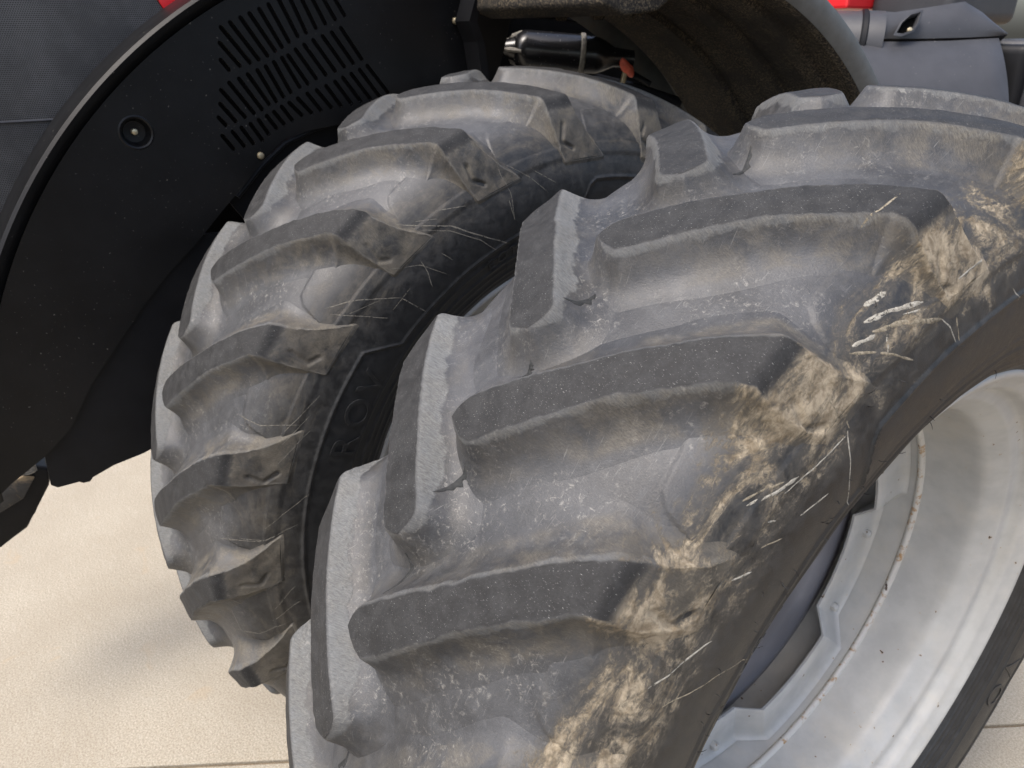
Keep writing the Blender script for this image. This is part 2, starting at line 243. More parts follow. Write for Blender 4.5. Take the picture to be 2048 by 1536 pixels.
def place(s, th, h=0.0):
    x, r, nx, nr = prof(s); X = x + h * nx; Rr = r + h * nr
    return np.stack([X, -Rr * np.cos(th), Rr * np.sin(th)], -1)

BAR_LO = [(.90, .222), (.86, .228), (.822, .236)]; BAR_UP = [(.90, .305), (.86, .335), (.822, .376)]
LUG_R = ([(-.031, .016), (-.018, .009), (.0, .003), (.014, .003), (.034, .022), (.06, .048), (.092, .08), (.132, .125), (.165, .155), (.186, .172), (.196, .181), (.205, .190), (.232, .218)],
         [(-.031, .016), (-.031, .028), (-.026, .042), (-.016, .054), (.01, .077), (.042, .107), (.085, .142), (.132, .19), (.157, .211), (.175, .231), (.207, .258), (.228, .274), (.238, .283)])
LUG_L = ([(.013, .037), (.026, .032), (.038, .029), (.044, .031), (.064, .051), (.09, .078), (.119, .106), (.165, .146), (.2, .174), (.222, .192), (.236, .206)],
         [(.013, .037), (.006, .052), (.002, .068), (.006, .077), (.03, .1), (.055, .124), (.081, .149), (.153, .212), (.19, .245), (.22, .275), (.238, .293)])
_shift = {1: 0.0, -1: 0.012}
def resample(P, n):
    P = np.asarray(P, float)
    for _ in range(1):                                           # Chaikin, ends kept
        Q = [P[0]]
        for a, b in zip(P[:-1], P[1:]): Q += [.75 * a + .25 * b, .25 * a + .75 * b]
        Q.append(P[-1]); P = np.array(Q)
    L = np.r_[0, np.cumsum(np.hypot(*np.diff(P, axis=0).T))]; t = np.linspace(0, L[-1], n)
    return np.c_[np.interp(t, L, P[:, 0]), np.interp(t, L, P[:, 1])]
def lug_curves(side, n, soft=0.0):
    lo, up = LUG_R if side > 0 else LUG_L; sh = _shift[side]
    A = [(s_from_top(x=x), t) for x, t in lo] + [(s_from_top(r=r + soft * w * .02), t + (0 if side > 0 else -.004) + soft * w * .012) for (r, t), w in zip(BAR_LO, (0, .6, 1))]
    B = [(s_from_top(x=x), t) for x, t in up] + [(s_from_top(r=r + soft * w * .02), t + sh - soft * w * .028) for (r, t), w in zip(BAR_UP, (0, .6, 1))]
    A = resample(A, n); B = resample(B, n); return A, B
def sines(rs, n, amp, fmax):
    u = np.linspace(0, 1, n); v = np.zeros(n)
    for _ in range(10): f = rs.uniform(2, fmax); v += math.sin(rs.uniform(0, 6)) / (1 + f * .08) * np.sin(2 * math.pi * f * u + rs.uniform(0, 6.28))
    return amp * v
NL, NV = 150, 40
L_GROOVE = [(.897, .250), (.866, .240), (.849, .264)]
def lug_mesh(name, side, th0, seed, dust, soft=0.0):
    rs = random.Random(seed); A, B = lug_curves(side, NL, soft)
    A = A.copy(); B = B.copy(); wear = np.linspace(0, 1, NL); wk = np.minimum(1, wear * 8)
    per0 = np.vstack([A, B[::-1][:-1]]); M0 = np.c_[per0[:, 0], per0[:, 1] * .95]
    A[:, 1] += sines(rs, NL, .0013, 40) * wk + sines(rs, NL, .0006, 130) * wk; B[:, 1] += sines(rs, NL, .0011, 40) * wk + sines(rs, NL, .0005, 130) * wk
    per = np.vstack([A, B[::-1][:-1]])                           # closed outline in (s, theta)
    M = np.c_[per[:, 0], per[:, 1] * .95]
    nxt = np.roll(M, -1, 0); prv = np.roll(M, 1, 0); d = nxt - prv; d /= np.linalg.norm(d, axis=1)[:, None] + 1e-12
    nrm = np.c_[d[:, 1], -d[:, 0]]
    for _ in range(9): nrm = (nrm + np.roll(nrm, 1, 0) + np.roll(nrm, -1, 0)); nrm /= np.linalg.norm(nrm, axis=1)[:, None]
    nr2 = nrm.copy()
    for _ in range(40): nr2 = (nr2 + np.roll(nr2, 1, 0) + np.roll(nr2, -1, 0)); nr2 /= np.linalg.norm(nr2, axis=1)[:, None]
    H = htop(per[:, 0]); wt = 1.0 * H + .012 + soft * .022 * np.clip((np.abs(per[:, 0]) - .25) / .05, 0, 1)
    # rings from the outside of the foot fillet to the top edge
    rings = [(1.12, -.05, 0), (1.0, -.004, 0), (.87, .022, 0), (.75, .06, 0), (.63, .115, 0), (.52, .19, 0), (.43, .27, 0), (.34, .385, 0), (.26, .52, 0), (.185, .66, 0), (.115, .81, 0), (.055, .94, 0), (.022, .985, .3), (0.0, .998, .7)]
    n = len(per); V = []; hf = []; tp = []; UV = []
    for q, f, t in rings:
        jit = 1 + .035 * np.sin(np.arange(n) * .11 + seed) * (1 if 0 < f < .9 else 0)
        kq = min(1.0, q * 1.6); nq = nrm * (1 - kq) + nr2 * kq; km = min(1.0, max(0, q) * 5); P = M * (1 - km) + M0 * km + nq * (q * wt * jit)[:, None]; s = P[:, 0]; th = P[:, 1] / .95
        h = f * H; V.append(place(s, th + th0, h)); hf.append(np.full(n, max(f, 0))); tp.append(np.full(n, t)); UV.append(np.c_[th + th0, s])
    # dust lies on the walls that face up (upper edge), less at the noses
    ii = np.arange(n); up = np.clip((ii - NL) / 12., 0, 1) * np.clip((2 * NL - 2 - 14 - ii) / 10., 0, 1); dv = np.where(ii < NL, .62, .62 + .38 * up) * np.clip(.25 + np.minimum(ii, n - ii) / 14., 0, 1) if side < 0 else np.clip(.4 + np.minimum(ii, n - ii) / 20., 0, 1)
    dv = np.tile(dv * dust, len(rings))
    F = []
    for i in range(len(rings) - 1):
        a = np.arange(n); b = (a + 1) % n; F.append(np.stack([i * n + a, i * n + b, (i + 1) * n + b, (i + 1) * n + a], -1))
    base = len(rings) * n; li = (len(rings) - 1) * n
    # top fill between lower edge i and upper edge i, inset a little
    v = np.linspace(0, 1, NV)[1:-1]; v = .75 * v + .25 * (.5 - .5 * np.cos(np.pi * v))
    a3 = A[:, None, :] * (1 - v[None, :, None]) + B[:, None, :] * v[None, :, None]
    s = a3[..., 0].ravel(); th = a3[..., 1].ravel(); h = htop(s).copy()
    g = np.full(len(s), 9.0)                                     # L-shaped groove in the shoulder face
    gj = rs.uniform(-.006, .006); gs = [(s_from_top(r=r) + rs.uniform(-.003, .003), t + gj + rs.uniform(-.004, .004)) for r, t in L_GROOVE]
    for (s0, t0), (s1, t1) in zip(gs[:-1], gs[1:]):
        e = np.array([s1 - s0, (t1 - t0) * .9]); w = np.c_[s - s0, (th - t0) * .9]; k = np.clip((w @ e) / (e @ e), 0, 1)
        g = np.minimum(g, np.hypot(*(w - k[:, None] * e).T))
    gm = np.clip(1.5 - g / .0042, 0, 1); h -= (.002 + .0045 * rs.random()) * gm
    sh = np.clip((s - .232) / .012, 0, 1) if side > 0 else np.clip((np.abs(s) - .236) / .012, 0, 1)
    h += .0007 * np.sin(s * 130 + seed) * np.sin(th * 90 + seed * 2)
    V.append(place(s, th + th0, h)); hf.append(np.where(sh > .5, .75, 1.0)); tp.append(1 - sh); UV.append(np.c_[th + th0, s])
    k = NV - 2; idx = lambda i, j: base + i * k + j
    F2 = []
    for i in range(NL - 1):
        lo0, lo1 = li + i, li + i + 1; u0 = li + (n - i) % n; u1 = li + (n - i - 1) % n
        if i == 0: u0 = li
        F2.append((lo0, lo1, idx(i + 1, 0), idx(i, 0)))
        for j in range(k - 1): F2.append((idx(i, j), idx(i + 1, j), idx(i + 1, j + 1), idx(i, j + 1)))
        F2.append((idx(i, k - 1), idx(i + 1, k - 1), u1, u0))
    # end strip at the bar foot
    e = NL - 1; Vn = base
    F2 = np.array(F2); F = np.vstack(F + [F2]); V = np.vstack(V); uv = np.vstack(UV); hf = np.concatenate(hf); tp = np.concatenate(tp)
    # the bar below the shoulder is not a worn top
    rim_s = uv[:, 1]; tp = np.where(rim_s > .238, 0, tp)
    if side < 0: V[:, 0] *= -1; uv[:, 1] *= -1; F = F[:, ::-1]
    me = mesh_np(name, V, F); attr(me, "hfrac", hf); attr(me, "topm", tp); attr(me, "dust", np.r_[dv, np.full(len(V) - len(dv), dust * .6)]); attr2(me, "tuv", uv); return me
def make_skin(objs):
    """height of the lug skin over the carcass at (s, tyre angle), 0 between lugs."""
    V, F, o = [], [], 0
    for ob in objs:
        me = ob.data; v = np.zeros(len(me.vertices) * 3, np.float32); me.vertices.foreach_get("co", v); f = np.zeros(len(me.loops), np.int32); me.loops.foreach_get("vertex_index", f)
        V.append(v.reshape(-1, 3)); F.append(f.reshape(-1, 4) + o); o += len(me.vertices)
    tree = BVHTree.FromPolygons(np.vstack(V).tolist(), np.vstack(F).tolist())
    def skin(s, th):
        a = Vector(place(s, th, .12)); b = Vector(place(s, th, 0.0)); hit = tree.ray_cast(a, (b - a).normalized(), .12)
        return max(0.0, .12 - hit[3]) if hit[0] is not None else 0.0
    return skin

# ------------------------------------------------------------------ carcass: shared by both tyres, angle measured from the tyre's own phase
def ridge_r(al):
    """zigzag moulded ridge on the sidewall: radius over angle."""
    k = [(0.0, .777), (.325, .777), (.402, .712), (1.135, .712), (1.175, .765), (1.2, .777), (2.95, .777), (3.02, .712), (3.62, .712), (3.68, .777), (2 * math.pi, .777)]
    return np.interp(al % (2 * math.pi), [a for a, _ in k], [b for _, b in k])
def carc_h(Sg, Al):
    """relief of the casing over the smooth section."""
    Sg = np.asarray(Sg, float); Al = np.asarray(Al, float); h = np.zeros_like(Sg); pos = Sg > .1
    # moulded plateau of the sidewall compound reaching between the lugs
    a = (Al) % PITCH
    pl = np.array([(.0, .285), (.03, .28), (.045, .258), (.055, .235), (.063, .219), (.078, .206), (.10, .203), (.125, .2), (.16, .193), (.215, .187), (.29, .187)])
    edge_x = np.interp(a, pl[:, 0], pl[:, 1]); edge_s = np.interp(edge_x, _pc[:400, 0], _ps[:400])
    h += np.where(pos, .0026 * np.clip((Sg - edge_s) / .0035, 0, 1) * np.clip((.33 - Sg) / .01, 0, 1), 0)
    # ridge and bands
    sr = s_of_r(ridge_r(Al)); dd = Sg - sr
    h += np.where(pos, .0042 * np.exp(-(dd / .0034) ** 2) + .0016 * (1 / (1 + np.exp(np.clip(dd / .002, -30, 30)))) * (Sg > .3), 0)
    for rr, hh, ww in ((.690, .0022, .0028), (.664, .0034, .003), (.648, .0022, .0022), (.631, .0026, .0025), (.618, .002, .002)):
        h += np.where(pos, hh * np.exp(-((Sg - s_of_r(rr)) / ww) ** 2), 0)
    # slow unevenness of the rubber
    h += .0012 * np.sin(Sg * 31 + np.sin(Al * 9) * 2) * np.sin(Al * 13 + Sg * 7)
    return h
def carcass_mesh():
    nt = 22 * 104
    sR = np.concatenate([np.linspace(.14, S_END, 158)]); sL = -np.linspace(.14, S_END, 40)[::-1]; sC = np.linspace(-.14, .14, 60)[1:-1]
    s = np.concatenate([sL, sC, sR]); al = np.arange(nt) * 2 * math.pi / nt
    Sg, Al = np.meshgrid(s, al, indexing='ij'); Sg = Sg.T; Al = Al.T
    h = carc_h(Sg, Al)
    V = place(Sg.ravel(), Al.ravel(), h.ravel()); F = grid_faces(nt, len(s), wrap_u=True)
    me = mesh_np("tyre_carcass", V, F); z = np.zeros(len(V))
    attr(me, "hfrac", z); attr(me, "topm", z); attr(me, "dust", z); attr2(me, "tuv", np.c_[Al.ravel(), Sg.ravel()]); return me
CARCASS = carcass_mesh()

def glyph_mesh(ch, size, depth):
    cu = bpy.data.curves.new("glyph", 'FONT'); cu.body = ch; cu.size = size; cu.align_x = 'CENTER'; cu.extrude = depth; cu.bevel_depth = depth * .5; cu.resolution_u = 4
    o = bpy.data.objects.new("glyph", cu); col.objects.link(o); dg = bpy.context.evaluated_depsgraph_get(); dg.update()
    me = bpy.data.meshes.new_from_object(o.evaluated_get(dg)); bpy.data.objects.remove(o); bpy.data.curves.remove(cu)
    bm = bmesh.new(); bm.from_mesh(me); bmesh.ops.subdivide_edges(bm, edges=[e for e in bm.edges if e.calc_length() > size * .12], cuts=3); bm.to_mesh(me); bm.free(); return me
def letter(ch, r, th, size, parent, mat, depth=.0006, wide=1.0):
    """raised letter on the outer sidewall: top of the letter points away from the hub, text runs with growing theta."""
    me = glyph_mesh(ch, size, depth); n = len(me.vertices); v = np.zeros(n * 3, np.float32); me.vertices.foreach_get("co", v); v = v.reshape(-1, 3)
    rr = r + v[:, 1] - size * .33; tt = th + v[:, 0] * wide / r; V = place(s_of_r(rr), tt, v[:, 2] + .0004 + 2.2 * depth)
    me.vertices.foreach_set("co", V.astype(np.float32).ravel()); me.update()
    z = np.zeros(n); attr(me, "hfrac", z); attr(me, "topm", z); attr(me, "dust", z); attr2(me, "tuv", np.c_[tt, s_of_r(rr)])
    return link("raised_letter", me, mat, parent, smooth=False)
def streak(w, pts, skin, rs):
    """splash of dried mud: thin raised strip following the tyre skin. w in pixels of the photograph, about 0.8 mm each."""
    P = np.array([(float(s_of_r(r)), th) for r, th in pts]); n = len(P); M = np.c_[P[:, 0], P[:, 1] * .85]
    L = np.r_[0, np.cumsum(np.hypot(*np.diff(M, axis=0).T))]; k = max(8, int(L[-1] / .004)); t = np.linspace(0, L[-1], k)
    Q = np.c_[np.interp(t, L, M[:, 0]), np.interp(t, L, M[:, 1])]
    d = np.gradient(Q, axis=0); d /= np.linalg.norm(d, axis=1)[:, None] + 1e-9; nr = np.c_[-d[:, 1], d[:, 0]]
    hw = .00030 * w * (1 + .5 * np.array([rs.uniform(-1, 1) for _ in range(k)])) ; hw = np.convolve(np.r_[hw[0], hw, hw[-1]], [.25, .5, .25], 'valid')
    u = np.linspace(0, 1, k); hw = hw * np.clip(np.minimum(u * 7 + .25, (1 - u) * 7 + .25), .15, 1); V = []; 
    for off, hz in ((-1, -.0006), (-.55, .0002), (.55, .00025), (1, -.0006)):
        q = Q + nr * (hw * off)[:, None]
        for (s, m) in q:
            th = m / .85; V.append(place(s, th, hz + max(skin(s, th), float(carc_h(s, th)))))
    V = np.array(V); F = [(j * k + i, j * k + i + 1, (j + 1) * k + i + 1, (j + 1) * k + i) for j in range(3) for i in range(k - 1)]
    return V, F
# ------------------------------------------------------------------ materials
def plain(name, c, rough, var=.15, scale=30, bumpv=.1, metal=0.0, dirt=None, dirt_amt=.0, speck=None, speck_amt=0.0, spec=.5):
    t = NT(name); P = t.pos(); n = t.noise(P, scale, 7, .6)
    cc = t.mix(t.step(n, .3, .7), tuple(v * (1 - var) for v in c), tuple(min(1, v * (1 + var)) for v in c))
    r = rough
    if dirt:
        m = t.mul(t.step(t.noise(P, 14, 9, .68, .5), .60 - .25 * dirt_amt, .74 - .2 * dirt_amt), min(1, .4 + dirt_amt)); cc = t.mix(m, cc, dirt); r = t.add(rough, t.mul(m, .3))
    if speck:
        m2 = t.mul(t.step(t.noise(P, 150, 3, .5), .70 - .04 * speck_amt, .76), t.step(t.noise(P, 6, 3, .5), .4, .65)); cc = t.mix(t.mul(m2, .8), cc, speck)
    nb = t.bump(t.noise(P, scale * 8, 4, .6), bumpv, .001)
    return t.set(cc, r, metal, nb, spec)
MAT = {}
MAT['rub_out'] = rubber("rubber_outer_tyre", 1.0, .6, .75)
MAT['rub_in'] = rubber("rubber_inner_tyre", .08, .7, .2)
def concrete():
    t = NT("tan_concrete"); P = t.pos(); a = t.noise(P, 2.2, 8, .6); b = t.noise(P, 170, 6, .8); sw = t.noise(t.mapv(P, (9, 75, 1), (0, 0, .99)), 1, 7, .7); g = t.noise(P, 24, 8, .7)  # the concrete's own tan, mottled and speckled
    c = t.mix(t.step(a, .3, .7), (.325, .292, .232), (.385, .352, .285)); c = t.mix(t.step(b, .38, .62, .9, 0.0), c, (.20, .165, .115)); c = t.mix(t.mul(t.step(b, .56, .72), .5), c, (.45, .415, .335))
    c = t.mix(t.mul(t.step(sw, .50, .70), .14), c, (.44, .415, .355)); c = t.mix(t.mul(t.step(g, .55, .75), .25), c, (.33, .27, .185))
    st = t.mul(t.step(t.noise(P, 6, 5, .6, .8), .63, .74), .3); c = t.mix(st, c, (.33, .245, .15)); sp = t.step(t.vor(P, 26), .055, .035); c = t.mix(t.mul(sp, t.step(t.noise(P, 3, 2, .5), .5, .6)), c, (.12, .09, .06))
    return t.set(c, .85, 0, t.bump(t.add(b, sw), .45, .002), .3)
MAT['concrete'] = concrete()
def rim_paint():
    t = NT("silver_rim_paint"); P = t.pos(); n = t.noise(P, 16, 6, .6)
    c = t.mix(t.step(n, .3, .7), (.36, .36, .345), (.43, .43, .41)); chip = t.step(t.noise(P, 60, 3, .45), .735, .75)
    halo = t.mul(t.step(t.noise(P, 60, 3, .45), .70, .745), .5); c = t.mix(halo, c, (.40, .27, .12)); c = t.mix(chip, c, (.05, .03, .02))
    dust = t.mul(t.step(t.noise(P, 7, 8, .7), .45, .7), .35); c = t.mix(dust, c, (.50, .46, .38))
    return t.set(c, t.add(.42, t.mul(dust, .3)), .05, t.bump(t.noise(P, 300, 3, .5), .12, .0006), .4)
MAT['rim'] = rim_paint()
def weld_paint():
    t = NT("rusty_weld_bead"); P = t.pos(); n = t.noise(P, 45, 7, .7); c = t.mix(t.step(n, .50, .66), (.52, .51, .47), (.33, .19, .07)); c = t.mix(t.step(t.noise(P, 33, 4, .5), .66, .70), c, (.05, .03, .02))
    return t.set(c, .55, .1, t.bump(n, .5, .002))
MAT['weld'] = weld_paint()
MAT['hub'] = plain("hub_grey_paint", (.15, .15, .165), .38, .12, 8)
MAT['black'] = plain("black_moulded_plastic", (.0042, .0043, .0047), .38, .25, 10, .12, 0, None, 0, (.17, .16, .14), .5, spec=.22)
MAT['navy'] = plain("black_painted_panel", (.006, .0062, .0072), .5, .2, 14, .1, spec=.2)
MAT['void'] = plain("painted_gap_shade", (.002, .002, .002), .9, .3, 20, spec=.05)  # near-black: shade of the bay, gaps and pocket put into the colour
def muddy():
    t = NT("muddy_fender_liner"); P = t.pos(); a = t.noise(P, 90, 8, .75, .3); b = t.noise(P, 7, 5, .6)
    c = t.mix(t.step(a, .3, .7), (.014, .013, .012), (.034, .030, .025)); m = t.mul(t.step(t.noise(P, 190, 5, .7), .47, .60), t.step(t.add(b, t.mul(a, .3)), .45, .72)); c = t.mix(m, c, (.15, .12, .078))
    return t.set(c, .8, 0, t.bump(t.add(a, m), .6, .003), .3)
MAT['muddy'] = muddy()
MAT['lip'] = plain("weathered_grey_fender_edge", (.095, .10, .097), .5, .15, 25, .2, 0, (.12, .10, .07), .15)
MAT['cover'] = plain("faded_charcoal_plastic", (.032, .033, .037), .48, .16, 9, .25, 0, None, 0, (.25, .24, .22), .2)
MAT['red'] = plain("red_hood_paint", (.62, .022, .028), .28, .06, 10, .02)
MAT['orange'] = plain("faded_red_orange_plastic", (.62, .115, .065), .5, .2, 40, .1)
MAT['filter'] = plain("glossy_black_enamel", (.009, .009, .010), .25, .1, 10, .05, 0, None, 0, (.45, .43, .38), .9)
MAT['cast'] = plain("dusty_cast_metal", (.16, .15, .13), .6, .35, 60, .3, .2)
MAT['zinc'] = plain("zinc_plated_bolt", (.42, .36, .24), .35, .2, 60, .1, .7)
MAT['hair'] = plain("black_rubber_hair", (.01, .01, .01), .6, .1)
def splash(name, a, b, cover):
    """dried splash: broken, flaky film with gaps."""
    t = NT(name); P = t.pos(); n = t.noise(P, 190, 8, .75, .4); c = t.mix(t.step(n, .3, .7), a, b)
    t.set(c, .9, 0, t.bump(n, .5, .001), .3); tr = t.N("BsdfTransparent"); mx = t.N("MixShader"); t.L(t.step(t.noise(P, 120, 8, .75, .3), cover, cover + .06), mx.inputs[0]); t.L(tr.outputs[0], mx.inputs[1]); t.L(t.b.outputs[0], mx.inputs[2]); t.L(mx.outputs[0], t.out.inputs[0]); return t.m
MAT['splash'] = splash("dried_pale_mud", (.15, .14, .115), (.36, .345, .30), .40)
MAT['splashb'] = splash("dried_brown_mud", (.10, .085, .06), (.25, .22, .165), .40)
MAT['splash_in'] = splash("thin_grey_splash", (.075, .07, .06), (.17, .16, .135), .38)
MAT['joint'] = plain('dirty_joint_sand', (.16, .12, .075), .9, .3, 90)
MAT['crack'] = plain("torn_rubber_cavity", (.012, .013, .013), .75, .4, 150, .6)  # torn edges; near-black stands in for the cavity's shade
MAT['wood'] = plain("dry_seed_husk", (.05, .022, .010), .6, .5, 300, .4)
def screen_mat():
    t = NT("perforated_black_screen"); P = t.pos(); s = t.N("SeparateXYZ"); t.L(P, s.inputs[0])
    y = t.mul(s.outputs[1], 1 / .0046); z = t.mul(s.outputs[2], 1 / .0040)
    row = t.math('FLOOR', z); y2 = t.add(y, t.mul(t.math('MODULO', row, 2.0), .5))
    dy = t.math('SUBTRACT', t.math('FRACT', y2), .5); dz = t.math('SUBTRACT', t.math('FRACT', z), .5)
    d = t.math('SQRT', t.add(t.mul(dy, dy), t.mul(dz, dz))); hole = t.step(d, .40, .33)
    n = t.noise(P, 9, 6, .65); c = t.mix(t.step(n, .35, .7), (.045, .045, .046), (.085, .085, .086)); c = t.mix(hole, c, (.004, .004, .004))
    return t.set(c, .5, .0, t.bump(t.math('SUBTRACT', 1.0, hole), .4, .001))
MAT['screen'] = screen_mat()

# ------------------------------------------------------------------ ground: slabs with a saw-cut joint
ground = link("ground", mesh_py("ground", [(-60, -60, -.014), (60, -60, -.014), (60, 60, -.014), (-60, 60, -.014)], [(0, 1, 2, 3)]), MAT['joint'], smooth=False); tag(ground, kind='structure')
jp = Vector((-1.244, -1.111, 0)); jd = (Vector((.263, 1.233, 0)) - jp).normalized(); jn = Vector((-jd.y, jd.x, 0))
for k, (n0, n1) in enumerate(((-4.6, -.006), (.006, 4.6))):
    for (d0, d1) in ((-3.2, 3.4),):
        q = [jp + jd * d0 + jn * n0, jp + jd * d1 + jn * n0, jp + jd * d1 + jn * n1, jp + jd * d0 + jn * n1]
        bm = bmesh.new(); a = [bm.verts.new((p.x, p.y, 0)) for p in q]; b = [bm.verts.new((p.x, p.y, -.10)) for p in q]
        bm.faces.new(a); bm.faces.new(b[::-1])
        for i in range(4): bm.faces.new((a[i], b[i], b[(i + 1) % 4], a[(i + 1) % 4]))
        link("concrete_slab", bm_mesh("slab", bm, .004, 2), MAT['concrete'], ground, smooth=False)

# ------------------------------------------------------------------ wheels
def lathe(name, prof_pts, nseg=256, fx=None):
    P = np.array(prof_pts, float); a = np.arange(nseg) * 2 * math.pi / nseg; A, I = np.meshgrid(a, np.arange(len(P)), indexing='ij')
    X = P[I, 0]; Rr = P[I, 1]
    if fx is not None: X = X + fx(A, I)
    V = np.stack([X, -Rr * np.cos(A), Rr * np.sin(A)], -1).reshape(-1, 3); return mesh_np(name, V, grid_faces(nseg, len(P), wrap_u=True))
RIM = [(x - .004, r) for x, r in [(.205, .592), (.216, .600), (.228, .6055), (.239, .606), (.2455, .602), (.2465, .596), (.2435, .590), (.237, .583), (.2305, .576), (.2275, .569), (.2225, .5635), (.214, .560), (.2045, .5575), (.1995, .553), (.197, .546), (.1955, .538),
       (.1935, .532), (.190, .5285), (.184, .5235), (.174, .514), (.165, .5055), (.158, .501), (.150, .4985), (.135, .4975), (.09, .4955), (.05, .4915), (.038, .489)]]
RIM2 = [(.026, .4885), (.015, .487), (.0, .486), (-.09, .486), (-.17, .490), (-.2, .52), (-.215, .56), (-.225, .575), (-.24, .585), (-.246, .597), (-.236, .606), (-.22, .600)]
RIM3 = [(.020, .491), (.0215, .485), (.025, .481), (.031, .4800), (.035, .4835), (.0365, .4905)]
def lobe(A):
    d = (np.degrees(A) - 177) % 90
    return np.clip(np.minimum((d + 7) / 7, (47 - d) / 8), 0, 1) * (d < 60) + np.clip((d - 83) / 7, 0, 1) * (d >= 60)
RING = [(.006, .4845), (.001, .482), (-.0035, .477), (-.006, .468), (-.007, .455), (-.0075, .42), (-.0085, .390), (-.012, .3855), (-.018, .386), (-.018, .42), (-.017, .47)]
def smooth(V): return V
def build_wheel(name, label, x0, phase, mat, letters_k, seed, streaks, hairs, flakes):
    W = empty(name, (x0, 0, 0)); tag(W, label, "tractor tyre", "dual tyres of the tractor")
    tyre = bpy.data.objects.new("casing", CARCASS.copy() if name == 'x' else CARCASS); col.objects.link(tyre); tyre.parent = W; tyre.location = (0, 0, HUB)
    if len(CARCASS.materials) == 0: CARCASS.materials.append(mat); CARCASS.polygons.foreach_set("use_smooth", [True] * len(CARCASS.polygons))
    tyre.material_slots[0].link = 'OBJECT'; tyre.material_slots[0].material = mat
    k0 = letters_k * PITCH; tyre.rotation_euler = (-(phase - k0), 0, 0)      # the carcass turns with the tyre; children are built in its own angle
    loc = lambda th: th - (phase - k0)                                       # world angle -> tyre angle
    share = {}; near = []
    for side in (1, -1):
        for k in range(22):
            kk = k if k <= 11 else k - 22
            th = phase + kk * PITCH + (0 if side > 0 else -.17)
            vis = -4 <= kk <= 6
            if vis:
                me = lug_mesh("lug", side, loc(th), seed + k * 2 + (side > 0), (.95 if side < 0 else .42), 1.0 if mat is MAT['rub_out'] else .15); o = link("tread_lug", me, mat, tyre); near.append(o)
            else:
                if side not in share: share[side] = lug_mesh("lug", side, loc(th), seed + 99, .6, .5); share[str(side)] = th
                o = link("tread_lug", share[side], mat, tyre); o.rotation_euler = (-(th - share[str(side)]), 0, 0)
    # lettering: word that ends at the jog of the ridge, word that starts behind the other jog, small size marks
    for ch, r, a, sz in (("R", .722, .062, .085), ("O", .722, .168, .085), ("V", .722, .262, .085), ("V", .72, 3.78, .085), ("O", .72, 3.89, .085), ("E", .684, .775, .034), ("O", .684, .822, .034), ("T", .684, .868, .034), ("r", .650, .84, .018), ("9", .650, .90, .018), ("S", .684, 3.50, .034), ("0", .684, 3.45, .034)):
        letter(ch, r, a, sz, tyre, mat, .00012 if 1.2 < a < 1.6 else .0006)
    rs = random.Random(seed); skin = make_skin(near)
    VV, FF, VB, FB = [], [], [], []
    for w, pts in streaks:
        V, F = streak(w, [(r, loc(th)) for r, th in pts], skin, rs)
        tgt = (VV, FF) if rs.random() < .7 else (VB, FB)
        o = sum(len(v) for v in tgt[0]); tgt[0].append(V); tgt[1].extend([tuple(i + o for i in f) for f in F])
    for nm, A, B, m in (("mud_splash", VV, FF, 'splash'), ("brown_mud_splash", VB, FB, 'splashb')):
        if A: tag(link(nm, mesh_py(nm, np.vstack(A), B), MAT[m if mat is MAT["rub_out"] else "splash_in"], tyre), kind='stuff')
    V, F = [], []
    for r, th in hairs:
        s = float(s_of_r(r)); t0 = loc(th); h0 = skin(s, t0) + .001; d = rs.uniform(-.012, .012); d2 = rs.uniform(-.008, .008); L = rs.uniform(.005, .010)
        pts = [place(s + d2 * q * q, t0 + d * q * q, h0 + L * q) for q in (0, .35, .7, 1.0)]
        v, f = tube("h", [tuple(p) for p in pts], [.00055, .0005, .0004, .0002], 5); o = len(V); V += [tuple(q) for q in v]; F += [[i + o for i in g] for g in f]
    if V: tag(link("rubber_hair", mesh_py("hair", V, F), MAT['hair'], tyre), kind='stuff')
    for pts in [f[1:] if len(f) > 3 else f for f in flakes]:                                                       # torn edges at the lug feet, cavity darkness put into the colour
        P = np.array([(x, loc(a)) for x, a in pts]); L = np.r_[0, np.cumsum(np.hypot(*np.diff(P, axis=0).T))]; k = 22; u = np.linspace(0, L[-1], k); Q = np.c_[np.interp(u, L, P[:, 0]), np.interp(u, L, P[:, 1])]
        Q[1:-1] = (Q[:-2] + 2 * Q[1:-1] + Q[2:]) / 4; d = np.gradient(Q, axis=0); d /= np.linalg.norm(d, axis=1)[:, None]; nr = np.c_[-d[:, 1], d[:, 0]]; V = []; jag = np.convolve([rs.uniform(-1, 1) for _ in range(k + 2)], [.3, .5, .3], 'valid') * .75
        for off in (0, .35, .8, 1.0):
            for i in range(k):
                wd = (.001 + .010 * math.sin(math.pi * i / (k - 1)) ** .8) * (1 + (jag[i] if off > .3 else 0)); q = Q[i] - nr[i] * wd * (off - .3)
                V.append(tuple(place(q[0], q[1], skin(q[0], q[1]) + (-.001 if off in (0, 1.0) else .0012))))
        link("torn_rubber_edge", mesh_py("torn", V, [(j * k + i, j * k + i + 1, (j + 1) * k + i + 1, (j + 1) * k + i) for j in range(3) for i in range(k - 1)]), MAT['crack'], tyre)
    # rim
    rim = link("rim", lathe("rim", RIM), MAT['rim'], W); rim.location = (0, 0, HUB)
    b2 = link("inner_barrel", lathe("barrel", RIM2), MAT['rim'], rim); w = link("weld_bead", lathe("weld", RIM3), MAT['weld'], rim)
    ring = link("mounting_ring", lathe("ring", RING, 720, lambda A, I: -.046 * lobe(A) * np.where(I >= 0, 1, 0)), MAT['rim'], rim, auto=50)
    bolt = None
